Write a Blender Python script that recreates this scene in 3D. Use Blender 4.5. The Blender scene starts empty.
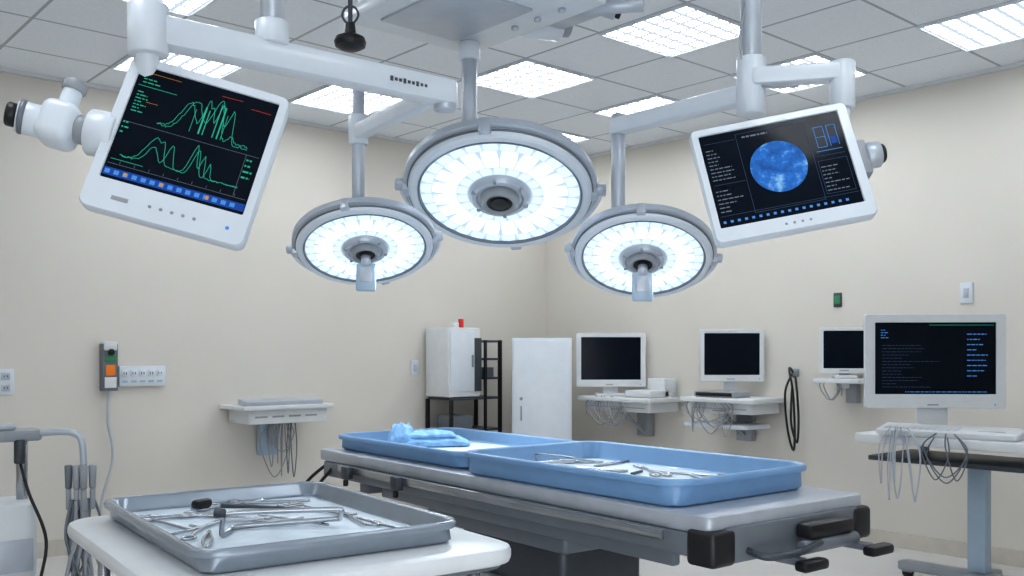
import bpy, bmesh, math, random
from mathutils import Vector, Matrix, Euler
random.seed(7)
rad = math.radians
CY = rad(-41.3)
sc = bpy.context.scene

# ---------------------------------------------------------------- materials
def mat(name, col, rough=0.5, metal=0.0, emit=0.0, ecol=None, var=0.04, scale=12.0, bump=0.0, coat=0.0, spec=0.5):
    m = bpy.data.materials.new(name); m.use_nodes = True
    nt = m.node_tree; b = nt.nodes['Principled BSDF']
    b.inputs['Roughness'].default_value = rough
    b.inputs['Metallic'].default_value = metal
    b.inputs['Coat Weight'].default_value = coat
    b.inputs['Specular IOR Level'].default_value = spec
    tc = nt.nodes.new('ShaderNodeTexCoord')
    n = nt.nodes.new('ShaderNodeTexNoise'); n.inputs['Scale'].default_value = scale
    n.inputs['Detail'].default_value = 3
    nt.links.new(tc.outputs['Object'], n.inputs['Vector'])
    r = nt.nodes.new('ShaderNodeValToRGB')
    r.color_ramp.elements[0].position = 0.3; r.color_ramp.elements[1].position = 0.7
    r.color_ramp.elements[0].color = [c*(1-var) for c in col]+[1]
    r.color_ramp.elements[1].color = [min(1, c*(1+var)) for c in col]+[1]
    nt.links.new(n.outputs['Fac'], r.inputs['Fac'])
    nt.links.new(r.outputs['Color'], b.inputs['Base Color'])
    if emit > 0:
        b.inputs['Emission Color'].default_value = list(ecol or col)+[1]
        b.inputs['Emission Strength'].default_value = emit
    if bump > 0:
        bp = nt.nodes.new('ShaderNodeBump'); bp.inputs['Strength'].default_value = bump
        bp.inputs['Distance'].default_value = 0.01
        nt.links.new(n.outputs['Fac'], bp.inputs['Height'])
        nt.links.new(bp.outputs['Normal'], b.inputs['Normal'])
    return m

M = {}
M['wall'] = mat('painted_wall', (0.705, 0.672, 0.618), 0.75, var=0.02, scale=1.2, bump=0.02)
M['white'] = mat('white_enamel', (0.71, 0.76, 0.82), 0.3, var=0.02, coat=0.2)
M['warmwhite'] = mat('off_white_plastic', (0.72, 0.74, 0.76), 0.4, var=0.03)
M['grey'] = mat('grey_plastic', (0.34, 0.36, 0.39), 0.4, var=0.05)
M['lgrey'] = mat('light_grey_metal', (0.52, 0.56, 0.62), 0.32, metal=0.3, var=0.04)
M['tabletop'] = mat('brushed_table_metal', (0.46, 0.49, 0.54), 0.35, metal=0.3, var=0.06)
M['dgrey'] = mat('dark_grey_metal', (0.075, 0.085, 0.10), 0.4, metal=0.3)
M['mgrey'] = mat('mid_grey_metal', (0.19, 0.21, 0.24), 0.4, metal=0.3)
M['black'] = mat('black_rubber', (0.012, 0.012, 0.014), 0.4, var=0.2)
M['steel'] = mat('stainless_steel', (0.46, 0.48, 0.51), 0.24, metal=1.0, var=0.05)
M['screen'] = mat('screen_glass', (0.004, 0.008, 0.016), 0.12, var=0.1, spec=0.14)
M['blue'] = mat('blue_tray_plastic', (0.19, 0.35, 0.58), 0.38, var=0.04, coat=0.2)
M['liner'] = mat('paper_liner', (0.66, 0.75, 0.83), 0.5, var=0.10, scale=11, bump=0.8)
M['greytray'] = mat('steel_grey_tray', (0.30, 0.345, 0.40), 0.24, metal=0.3, var=0.05, coat=0.2)
M['towel'] = mat('blue_towel', (0.26, 0.46, 0.72), 0.9, var=0.25, scale=30, bump=0.6)
M['baseb'] = mat('baseboard_vinyl', (0.62, 0.58, 0.52), 0.5)
M['red'] = mat('red_plastic', (0.7, 0.03, 0.03), 0.4)
M['orange'] = mat('orange_label', (0.9, 0.25, 0.03), 0.5)
M['green'] = mat('green_label', (0.05, 0.25, 0.12), 0.5)
M['bluegrey'] = mat('blue_grey_plastic', (0.42, 0.53, 0.64), 0.3)
def emis(name, col, s):
    return mat(name, [c*0.2 for c in col], 0.5, emit=s, ecol=col, var=0.05, spec=0.15)
M['e_green'] = emis('trace_green', (0.04, 0.55, 0.38), 0.55)
M['e_red'] = emis('trace_red', (0.8, 0.10, 0.05), 0.5)
M['e_cyan'] = emis('ui_cyan', (0.10, 0.34, 0.85), 0.6)
M['e_blue'] = emis('ui_blue', (0.02, 0.10, 0.45), 0.5)
M['e_grey'] = emis('ui_grey', (0.30, 0.38, 0.46), 0.35)
M['e_dim'] = emis('ui_dim', (0.08, 0.15, 0.28), 0.4)
M['e_or'] = emis('ui_orange', (0.85, 0.4, 0.05), 0.5)
M['e_face'] = emis('lamp_diffuser', (0.58, 0.77, 0.96), 0.72)
M['e_cell'] = emis('lamp_led_cell', (0.72, 0.88, 1.0), 0.92)
M['e_hot'] = emis('lamp_led_hot', (0.86, 0.95, 1.0), 1.5)

m = emis('scan_image', (0.1, 0.4, 0.95), 0.6); nt = m.node_tree
n = nt.nodes.new('ShaderNodeTexNoise'); n.inputs['Scale'].default_value = 20; n.inputs['Detail'].default_value = 10
n.inputs['Roughness'].default_value = 0.7
tc = nt.nodes.new('ShaderNodeTexCoord'); r = nt.nodes.new('ShaderNodeValToRGB')
r.color_ramp.elements[0].position = 0.38; r.color_ramp.elements[0].color = (0.0, 0.03, 0.20, 1)
r.color_ramp.elements[1].position = 0.68; r.color_ramp.elements[1].color = (0.40, 0.75, 1, 1)
e = r.color_ramp.elements.new(0.54); e.color = (0.01, 0.15, 0.60, 1)
nt.links.new(tc.outputs['Object'], n.inputs['Vector']); nt.links.new(n.outputs['Fac'], r.inputs['Fac'])
nt.links.new(r.outputs['Color'], nt.nodes['Principled BSDF'].inputs['Emission Color'])
M['scan'] = m

def grid_mat(name, base, line, cell, lw, emit=0.0, off=(0, 0), rough=0.6, noise=0.0):
    m = bpy.data.materials.new(name); m.use_nodes = True
    nt = m.node_tree; b = nt.nodes['Principled BSDF']; L = nt.links.new
    b.inputs['Roughness'].default_value = rough
    tc = nt.nodes.new('ShaderNodeTexCoord'); sp = nt.nodes.new('ShaderNodeSeparateXYZ')
    L(tc.outputs['Object'], sp.inputs['Vector'])
    outs = []
    for i, ax in enumerate('XY'):
        a = nt.nodes.new('ShaderNodeMath'); a.operation = 'SUBTRACT'; a.inputs[1].default_value = off[i]
        L(sp.outputs[ax], a.inputs[0])
        w = nt.nodes.new('ShaderNodeMath'); w.operation = 'PINGPONG'; w.inputs[1].default_value = cell/2
        L(a.outputs[0], w.inputs[0])
        c = nt.nodes.new('ShaderNodeMath'); c.operation = 'LESS_THAN'; c.inputs[1].default_value = lw/2
        L(w.outputs[0], c.inputs[0]); outs.append(c)
    mx = nt.nodes.new('ShaderNodeMath'); mx.operation = 'MAXIMUM'
    L(outs[0].outputs[0], mx.inputs[0]); L(outs[1].outputs[0], mx.inputs[1])
    mix = nt.nodes.new('ShaderNodeMixRGB'); mix.inputs[1].default_value = list(base)+[1]; mix.inputs[2].default_value = list(line)+[1]
    L(mx.outputs[0], mix.inputs[0])
    if noise:
        nz = nt.nodes.new('ShaderNodeTexNoise'); nz.inputs['Scale'].default_value = 90; nz.inputs['Detail'].default_value = 4
        L(tc.outputs['Object'], nz.inputs['Vector'])
        rr = nt.nodes.new('ShaderNodeMapRange'); rr.inputs[1].default_value = 0.35; rr.inputs[2].default_value = 0.65
        rr.inputs[3].default_value = 1-noise; rr.inputs[4].default_value = 1
        L(nz.outputs['Fac'], rr.inputs[0])
        m2 = nt.nodes.new('ShaderNodeMixRGB'); m2.blend_type = 'MULTIPLY'; m2.inputs[0].default_value = 1
        L(mix.outputs[0], m2.inputs[1]); L(rr.outputs[0], m2.inputs[2]); mix = m2
    L(mix.outputs[0], b.inputs['Base Color'])
    if emit:
        L(mix.outputs[0], b.inputs['Emission Color']); b.inputs['Emission Strength'].default_value = emit
    return m
M['ceil'] = grid_mat('ceiling_tiles', (0.86, 0.90, 0.95), (0.46, 0.49, 0.53), 0.6, 0.018, off=(0.2, 0.0), noise=0.06, rough=0.9)
M['panel'] = grid_mat('prismatic_diffuser', (0.92, 0.965, 1.0), (0.040, 0.047, 0.055), 0.0964, 0.028, emit=12.5)
M['fill_panel'] = grid_mat('added_panel_diffuser', (0.92, 0.965, 1.0), (0.10, 0.115, 0.13), 0.0964, 0.02, emit=10.0)  # for the extra out-of-view panels added to light the room
M['floor'] = grid_mat('vinyl_floor', (0.70, 0.69, 0.68), (0.60, 0.59, 0.58), 2.0, 0.004, rough=0.22, noise=0.06)

# ---------------------------------------------------------------- helpers
def root(name, loc=(0, 0, 0), rot=None, world=False):
    e = bpy.data.objects.new(name, None); sc.collection.objects.link(e)
    e.empty_display_size = 0.1
    mt = Matrix.Translation(Vector(loc))
    if rot is not None:
        mt = mt @ (rot.to_4x4() if isinstance(rot, Matrix) else Euler(rot).to_matrix().to_4x4())
    e.matrix_world = mt
    e['w'] = 1 if world else 0
    return e
def link(o, parent, m):
    sc.collection.objects.link(o)
    if m is not None: o.data.materials.append(m)
    if parent is not None:
        o.parent = parent
        if parent['w']:
            o.matrix_parent_inverse = Matrix.Translation(-Vector(parent.location))
    return o
def from_bm(bm, name, parent, m, smooth=True, ang=35):
    bmesh.ops.recalc_face_normals(bm, faces=bm.faces)
    me = bpy.data.meshes.new(name); bm.to_mesh(me); bm.free()
    if smooth:
        for p in me.polygons: p.use_smooth = True
        try: me.set_sharp_from_angle(angle=rad(ang))
        except Exception: pass
    o = bpy.data.objects.new(name, me)
    return link(o, parent, m)
def box(parent, name, c, s, m, bev=0.006, rot=None, seg=2):
    bm = bmesh.new(); bmesh.ops.create_cube(bm, size=1)
    bmesh.ops.scale(bm, vec=Vector(s), verts=bm.verts)
    bev = min(bev, min(s)*0.45)
    if bev > 0:
        bmesh.ops.bevel(bm, geom=bm.edges[:], offset=bev, segments=seg, affect='EDGES', profile=0.5)
    if rot is not None:
        bmesh.ops.rotate(bm, verts=bm.verts, matrix=(rot if isinstance(rot, Matrix) else Euler(rot).to_matrix()))
    bmesh.ops.translate(bm, vec=Vector(c), verts=bm.verts)
    return from_bm(bm, name, parent, m)
def boxes(parent, name, lst, m, bev=0.0):
    bm = bmesh.new()
    for c, s in lst:
        r_ = bmesh.ops.create_cube(bm, size=1)
        bmesh.ops.scale(bm, vec=Vector(s), verts=r_['verts'])
        bmesh.ops.translate(bm, vec=Vector(c), verts=r_['verts'])
    return from_bm(bm, name, parent, m, smooth=False)
def lathe(parent, name, prof, m, axis_p0=(0, 0, 0), axis_dir=(0, 0, 1), seg=48, ang=35):
    bm = bmesh.new(); rings = []
    q = Vector((0, 0, 1)).rotation_difference(Vector(axis_dir).normalized())
    for r_, z in prof:
        if r_ < 1e-6:
            rings.append([bm.verts.new(q @ Vector((0, 0, z)) + Vector(axis_p0))])
        else:
            rings.append([bm.verts.new(q @ Vector((r_*math.cos(2*math.pi*i/seg), r_*math.sin(2*math.pi*i/seg), z)) + Vector(axis_p0)) for i in range(seg)])
    for a, b in zip(rings, rings[1:]):
        if len(a) == 1 and len(b) == 1: continue
        for i in range(seg):
            j = (i+1) % seg
            if len(a) == 1: bm.faces.new((a[0], b[i], b[j]))
            elif len(b) == 1: bm.faces.new((a[i], a[j], b[0]))
            else: bm.faces.new((a[i], a[j], b[j], b[i]))
    return from_bm(bm, name, parent, m, ang=ang)
def cyl(parent, name, p0, p1, r_, m, r2=None, seg=28, bev=0.004):
    p0 = Vector(p0); p1 = Vector(p1); L = (p1-p0).length; r2 = r_ if r2 is None else r2
    b = min(bev, r_*0.3, r2*0.3, L*0.3)
    return lathe(parent, name, [(0, 0), (r_-b, 0), (r_, b), (r2, L-b), (r2-b, L), (0, L)], m, p0, p1-p0, seg, 50)
def smoothpts(pts, n=8, closed=False):
    P = [Vector(p) for p in pts]; out = []
    N = len(P)
    for i in range(N if closed else N-1):
        if closed: a, b, c, d = P[(i-1) % N], P[i], P[(i+1) % N], P[(i+2) % N]
        else: a, b, c, d = P[max(i-1, 0)], P[i], P[i+1], P[min(i+2, N-1)]
        for k in range(n):
            t = k/n
            out.append(0.5*((2*b)+(-a+c)*t+(2*a-5*b+4*c-d)*t*t+(-a+3*b-3*c+d)*t**3))
    if not closed: out.append(P[-1])
    return out
def tubes(parent, name, lines, r_, m, smooth=8, closed=()):
    cu = bpy.data.curves.new(name, 'CURVE'); cu.dimensions = '3D'
    cu.bevel_depth = r_; cu.bevel_resolution = 3; cu.use_fill_caps = True
    for k, pts in enumerate(lines):
        cl = k in closed
        pp = smoothpts(pts, smooth, cl) if (smooth and len(pts) > 2) else [Vector(p) for p in pts]
        s = cu.splines.new('POLY'); s.points.add(len(pp)-1)
        for q, v in zip(s.points, pp): q.co = (v.x, v.y, v.z, 1)
        s.use_cyclic_u = cl
    o = bpy.data.objects.new(name, cu)
    return link(o, parent, m)
def rrect(w, h, r_, n=6):
    pts = []
    r_ = max(min(r_, w/2-1e-4, h/2-1e-4), 1e-4)
    for cx, cy, a0 in ((w/2-r_, h/2-r_, 0), (-w/2+r_, h/2-r_, 90), (-w/2+r_, -h/2+r_, 180), (w/2-r_, -h/2+r_, 270)):
        for i in range(n+1):
            a = rad(a0+90*i/n); pts.append((cx+r_*math.cos(a), cy+r_*math.sin(a)))
    return pts
def loft(parent, name, loops, m, caps=(True, True), ang=40):
    bm = bmesh.new()
    rr = [[bm.verts.new(Vector(p)) for p in l] for l in loops]
    n = len(rr[0])
    for a, b in zip(rr, rr[1:]):
        for i in range(n):
            j = (i+1) % n
            bm.faces.new((a[i], a[j], b[j], b[i]))
    if caps[0]: bm.faces.new(rr[0])
    if caps[1]: bm.faces.new(rr[-1])
    return from_bm(bm, name, parent, m, ang=ang)
def slab(parent, name, c, w, l, t, r_, m, bev=0.01):
    L = []
    for ins, z in ((bev, 0), (bev*0.3, bev*0.3), (0, bev), (0, t-bev), (bev*0.3, t-bev*0.3), (bev, t)):
        L.append([(c[0]+x, c[1]+y, c[2]+z) for x, y in rrect(w-2*ins, l-2*ins, r_-ins)])
    return loft(parent, name, L, m)
def tray(parent, w, l, h, m, liner, r_=0.07, lip=0.016, flare=0.02):
    L = []
    for ins, z, rr_ in ((flare+0.01, 0, r_-0.02), (flare, 0.008, r_-0.02), (lip, h-0.020, r_), (0.002, h-0.018, r_+lip), (0, h-0.008, r_+lip), (0.004, h-0.001, r_+lip), (lip*0.5, h, r_+lip*0.5), (lip, h-0.001, r_),
                       (lip+0.004, h-0.006, r_), (flare+0.012, 0.020, r_-0.02), (flare+0.020, 0.012, r_-0.025), (flare+0.035, 0.010, r_-0.03)):
        L.append([(x, y, z) for x, y in rrect(w-2*ins, l-2*ins, rr_)])
    loft(parent, 'tray_shell', L, m, ang=60)
    i = flare+0.022
    slab(parent, 'tray_liner', (0, 0, 0.010), w-2*i, l-2*i, 0.004, r_-0.03, liner, 0.001)
def caster(parent, name, x, y, m, r_=0.05):
    cyl(parent, name+'_wheel', (x-0.014, y, r_), (x+0.014, y, r_), r_, M['black'])
    box(parent, name+'_fork', (x, y, r_*1.55), (0.045, 0.06, r_*0.9), m, 0.006)

# ---------------------------------------------------------------- room
H = 3.05
XW, YW, XB, YB = 6.11, 6.48, -2.2, -2.4
def wallbox(name, c, s, m):
    bm = bmesh.new(); bmesh.ops.create_cube(bm, size=1); bmesh.ops.scale(bm, vec=Vector(s), verts=bm.verts)
    o = from_bm(bm, name, None, m, smooth=False); o.location = c; return o
cx, cy = (XW+XB)/2, (YW+YB)/2
wallbox('wall_left', (cx, YW+0.05, H/2), (XW-XB+0.2, 0.1, H), M['wall'])
wallbox('wall_right', (XW+0.05, cy, H/2), (0.1, YW-YB, H), M['wall'])
wallbox('wall_back', (cx, YB-0.05, H/2), (XW-XB+0.2, 0.1, H), M['wall'])
wallbox('wall_side', (XB-0.05, cy, H/2), (0.1, YW-YB, H), M['wall'])
def surf(name, z, t, m):
    bm = bmesh.new(); bmesh.ops.create_cube(bm, size=1)
    bmesh.ops.scale(bm, vec=Vector((XW-XB+0.2, YW-YB+0.2, t)), verts=bm.verts)
    bmesh.ops.translate(bm, vec=Vector((cx, cy, z)), verts=bm.verts)
    return from_bm(bm, name, None, m, smooth=False)
surf('floor', -0.05, 0.1, M['floor'])
surf('ceiling', H+0.05, 0.1, M['ceil'])
wallbox('baseboard_left', (cx, YW-0.008, 0.05), (XW-XB, 0.016, 0.10), M['baseb'])
wallbox('baseboard_right', (XW-0.008, cy, 0.05), (0.016, YW-YB-0.04, 0.10), M['baseb'])
wallbox('trim_1', (cx, YW-0.012, H-0.012), (XW-XB, 0.024, 0.024), M['warmwhite'])
wallbox('trim_2', (XW-0.012, cy, H-0.012), (0.024, YW-YB-0.06, 0.024), M['warmwhite'])

def panel(x, y, mm='panel'):
    R = root('ceiling_light_panel', (x, y, H))
    boxes(R, 'frame', [((0, 0.295, -0.008), (0.6, 0.012, 0.016)), ((0, -0.295, -0.008), (0.6, 0.012, 0.016)),
                       ((0.295, 0, -0.008), (0.012, 0.58, 0.016)), ((-0.295, 0, -0.008), (0.012, 0.58, 0.016))], M['white'])
    boxes(R, 'diffuser', [((0, 0, -0.005), (0.578, 0.578, 0.006))], M[mm])
for x, y in ((4.1, 3.3), (4.1, 4.5), (5.3, 2.1), (5.3, 3.3), (5.3, 4.5), (5.3, 5.7), (2.3, 5.7), (3.5, 5.7), (1.7, 4.5)): panel(x, y)
for x, y in ((0.5, 2.7), (-0.7, 4.5), (2.3, 0.9), (4.1, 0.3), (0.5, -0.3), (2.3, -1.5), (-1.3, 1.5)): panel(x, y, 'fill_panel')  # unseen panels outside the view, added for more light

# ---------------------------------------------------------------- monitors
def housing(R, w, h, d, m, bez=(0.03, 0.03, 0.03, 0.06), r_=0.02):
    L = []
    for sx, sz, y in ((w*0.45, h*0.45, d), (w*0.6, h*0.6, d*0.97), (w*0.93, h*0.93, d*0.45), (w*0.995, h*0.995, d*0.36), (w, h, d*0.30),
                      (w, h, 0.006), (w-0.006, h-0.006, 0.0)):
        L.append([(x, y, z) for x, z in rrect(sx, sz, r_)])
    sw, sh = w-bez[0]-bez[1], h-bez[2]-bez[3]
    ox, oz = (bez[0]-bez[1])/2, (bez[3]-bez[2])/2
    L.append([(x+ox, 0.0, z+oz) for x, z in rrect(sw, sh, 0.004)])
    L.append([(x+ox, 0.006, z+oz) for x, z in rrect(sw-0.004, sh-0.004, 0.004)])
    loft(R, 'housing', L, m, (True, False))
    S = [[(x+ox, y, z+oz) for x, z in rrect(sw-0.003, sh-0.003, 0.004)] for y in (0.010, 0.005)]
    loft(R, 'screen_panel', S, M['screen'])
    return ox, oz, sw, sh
def ui(R, name, rects, geo, m, y=0.0042):
    ox, oz, sw, sh = geo; bm = bmesh.new()
    for a, b, c, d in rects:
        x0, x1 = ox+(a-.5)*sw, ox+(c-.5)*sw; z0, z1 = oz+(b-.5)*sh, oz+(d-.5)*sh
        bm.faces.new([bm.verts.new((x0, y, z0)), bm.verts.new((x1, y, z0)), bm.verts.new((x1, y, z1)), bm.verts.new((x0, y, z1))])
    return from_bm(bm, name, R, m, smooth=False)
def trace(R, name, polys, geo, m, wd=0.0009, y=0.0038):
    ox, oz, sw, sh = geo; bm = bmesh.new()
    for pl in polys:
        P = [Vector((ox+(a-.5)*sw, oz+(b-.5)*sh)) for a, b in pl]
        for p, q in zip(P, P[1:]):
            t = (q-p)
            if t.length < 1e-7: continue
            t.normalize(); nn = Vector((-t.y, t.x))*wd; t2 = t*wd*0.5
            vs = [p+nn-t2, p-nn-t2, q-nn+t2, q+nn+t2]
            bm.faces.new([bm.verts.new((v.x, y, v.y)) for v in vs])
    return from_bm(bm, name, R, m, smooth=False)
def textrows(x0, z0, x1, z1, rows, wmin=0.3, fill=0.45):
    out = []; dz = (z1-z0)/rows
    for i in range(rows):
        z = z0+dz*i; x = x0; end = x0+(x1-x0)*random.uniform(wmin, 1)
        while x < end:
            l = random.uniform(0.01, 0.035)*1.2
            out.append((x, z, min(x+l, end), z+dz*fill)); x += l+0.008
    return out

def orient(yaw, pitch, roll):
    return (Matrix.Rotation(CY+rad(yaw), 3, 'Z') @ Matrix.Rotation(rad(pitch), 3, 'X') @ Matrix.Rotation(rad(roll), 3, 'Y'))
LM = root('vital_signs_monitor', (1.047, 2.538, 1.855), orient(9, -13, 15.5))
g = housing(LM, 0.445, 0.462, 0.13, M['white'], (0.030, 0.024, 0.026, 0.090), 0.025)
def bumps(base, segs, x0, x1, n=70, noise=0.012):
    out = []
    for i in range(n+1):
        x = x0+(x1-x0)*i/n; z = base
        for c, w, a in segs: z += a*math.exp(-((x-c)/w)**2)
        out.append((x, z+random.uniform(-noise, noise)))
    return out
trace(LM, 'waveforms', [
    bumps(0.56, [(0.42, 0.07, 0.24), (0.54, 0.025, 0.30), (0.58, 0.02, 0.22), (0.64, 0.03, 0.30), (0.75, 0.02, 0.06)], 0.24, 0.88),
    bumps(0.545, [(0.46, 0.08, 0.28), (0.62, 0.05, 0.34), (0.72, 0.03, 0.28)], 0.24, 0.88),
    bumps(0.21, [(0.28, 0.07, 0.22), (0.34, 0.02, 0.10), (0.58, 0.03, 0.22), (0.68, 0.015, 0.14)], 0.08, 0.90, noise=0.006),
    bumps(0.21, [(0.28, 0.05, 0.14), (0.40, 0.03, 0.20), (0.56, 0.03, 0.26), (0.63, 0.02, 0.18)], 0.08, 0.90, noise=0.008),
    [(0.03, 0.83), (0.30, 0.83)], [(0.03, 0.17), (0.25, 0.17)]], g, M['e_green'], 0.0008)
ui(LM, 'waveform_fill', [(0.52, 0.56, 0.532, 0.80), (0.55, 0.56, 0.557, 0.78), (0.62, 0.56, 0.627, 0.86), (0.65, 0.56, 0.66, 0.84), (0.46, 0.56, 0.464, 0.76), (0.68, 0.56, 0.684, 0.78)], g, M['e_green'])
trace(LM, 'limit_marks', [[(0.60, 0.93), (0.75, 0.935)], [(0.82, 0.89), (0.96, 0.89)]], g, M['e_red'], 0.0006)
trace(LM, 'cursor_marks', [[(0.12, 0.70), (0.2, 0.70)], [(0.06, 0.95), (0.3, 0.95)]], g, M['e_or'], 0.0005)
ui(LM, 'readouts', textrows(0.04, 0.60, 0.14, 0.80, 7, fill=0.3) + textrows(0.05, 0.86, 0.27, 0.92, 2, fill=.3) + textrows(0.02, 0.4, 0.08, 0.53, 3, fill=.3) + textrows(0.90, 0.3, 0.98, 0.5, 4, fill=.3), g, M['e_green'])
trace(LM, 'graticule', [[(0.02, 0.50), (0.98, 0.50)], [(0.02, 0.13), (0.98, 0.13)], [(0.89, 0.14), (0.89, 0.5)]] + [[(0.1*k, 0.14), (0.1*k, 0.16)] for k in range(1, 10)], g, M['e_grey'], 0.0005)
ui(LM, 'status_bar', [(0.02+0.062*k, 0.045, 0.055+0.062*k, 0.080) for k in range(15)], g, M['e_cyan'], 0.0041)
ui(LM, 'status_bar_strip', [(0.01, 0.03, 0.99, 0.095)], g, M['e_blue'], 0.0046)
ui(LM, 'status_marks', [(0.15, 0.05, 0.17, 0.08), (0.4, 0.05, 0.42, 0.08), (0.72, 0.05, 0.74, 0.08)], g, M['e_or'], 0.0037)
for k in range(5):
    cyl(LM, 'button_%d' % (k+1), (-0.04+0.03*k, 0.001, -0.188), (-0.04+0.03*k, -0.004, -0.188), 0.0045, M['grey'])
box(LM, 'label', (-0.12, 0.0, -0.190), (0.045, 0.003, 0.012), M['grey'], 0.001)
cyl(LM, 'power_led', (0.17, 0.001, -0.188), (0.17, -0.003, -0.188), 0.005, M['e_cyan'])
cyl(LM, 'side_boss', (-0.20, 0.05, -0.005), (-0.275, 0.05, -0.01), 0.064, M['white'])
cyl(LM, 'side_joint', (-0.275, 0.05, -0.01), (-0.31, 0.05, -0.012), 0.040, M['grey'])
box(LM, 'side_knuckle', (-0.355, 0.05, -0.015), (0.10, 0.11, 0.12), M['white'], 0.03, seg=5)
cyl(LM, 'side_camera_body', (-0.395, 0.05, -0.02), (-0.46, 0.03, -0.03), 0.044, M['white'])
cyl(LM, 'side_camera_ring', (-0.44, 0.035, -0.026), (-0.455, 0.031, -0.028), 0.048, M['mgrey'])
cyl(LM, 'side_camera_cap', (-0.46, 0.03, -0.03), (-0.485, 0.024, -0.033), 0.033, M['black'])
cyl(LM, 'side_arm', (-0.355, 0.05, 0.02), (-0.355, 0.05, 0.10), 0.026, M['white'])
cyl(LM, 'side_arm_cap', (-0.355, 0.05, 0.09), (-0.355, 0.05, 0.12), 0.032, M['grey'])
cyl(LM, 'neck', (-0.06, 0.09, 0.15), (-0.055, 0.11, 0.25), 0.035, M['white'])

BA = root('ceiling_boom_arm', (1.341, 2.616, H), world=True)
cyl(BA, 'ceiling_flange', (1.341, 2.616, H), (1.341, 2.616, H-0.06), 0.13, M['white'])
cyl(BA, 'down_shaft', (1.341, 2.616, H-0.05), (1.341, 2.616, 2.22), 0.034, M['lgrey'])
cyl(BA, 'shaft_collar', (1.341, 2.616, 2.29), (1.341, 2.616, 2.22), 0.05, M['white'])
def arm(parent, name, p0, p1, w, h, m):
    p0 = Vector(p0); p1 = Vector(p1); d = (p1-p0); L = d.length
    ang = math.atan2(d.y, d.x); c = (p0+p1)/2
    loops = []
    for ins, z in ((0.012, -h/2), (0.003, -h/2+0.004), (0, -h/2+0.012), (0, h/2-0.012), (0.003, h/2-0.004), (0.012, h/2)):
        lp = []
        for x, y in rrect(L+w-2*ins, w-2*ins, w/2-ins-0.001, 8):
            v = Matrix.Rotation(ang, 3, 'Z') @ Vector((x, y, 0)) + c; lp.append((v.x, v.y, v.z+z))
        loops.append(lp)
    return loft(parent, name, loops, m)
arm(BA, 'main_arm', (0.98, 2.64, 2.19), (1.985, 2.608, 2.19), 0.085, 0.085, M['white'])
cyl(BA, 'end_knuckle', (0.98, 2.64, 2.26), (0.98, 2.64, 2.12), 0.055, M['white'])
cyl(BA, 'arm_end_pivot', (1.985, 2.608, 2.225), (1.985, 2.608, 2.13), 0.04, M['lgrey'])
boxes(BA, 'arm_lettering', [((1.74+0.017*k, 2.5695, 2.187), (0.010, 0.002, 0.010+0.006*(k % 3 == 0))) for k in range(9)], M['dgrey'])
tubes(BA, 'drop_neck', [[(0.98, 2.64, 2.14), (0.99, 2.67, 2.08), (1.02, 2.70, 2.03)]], 0.034, M['white'])

CC = root('ceiling_camera', (1.756, 2.849, H), world=True)
cyl(CC, 'mount', (1.756, 2.849, H), (1.756, 2.849, H-0.03), 0.05, M['white'])
cyl(CC, 'stem', (1.756, 2.849, H-0.02), (1.756, 2.849, 2.42), 0.008, M['dgrey'])
lathe(CC, 'shade', [(0, 0.08), (0.016, 0.08), (0.02, 0.045), (0.05, 0.03), (0.056, 0.015), (0.052, 0), (0.03, -0.012), (0, -0.014)], M['black'], (1.756, 2.849, 2.36))
tubes(CC, 'loop', [[(1.756+0.02*math.cos(a), 2.849-0.02*math.cos(a), 2.47+0.03*math.sin(a)) for a in (0, 1.05, 2.1, 3.14, 4.2, 5.2)]], 0.004, M['dgrey'], closed=(0,))

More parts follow.
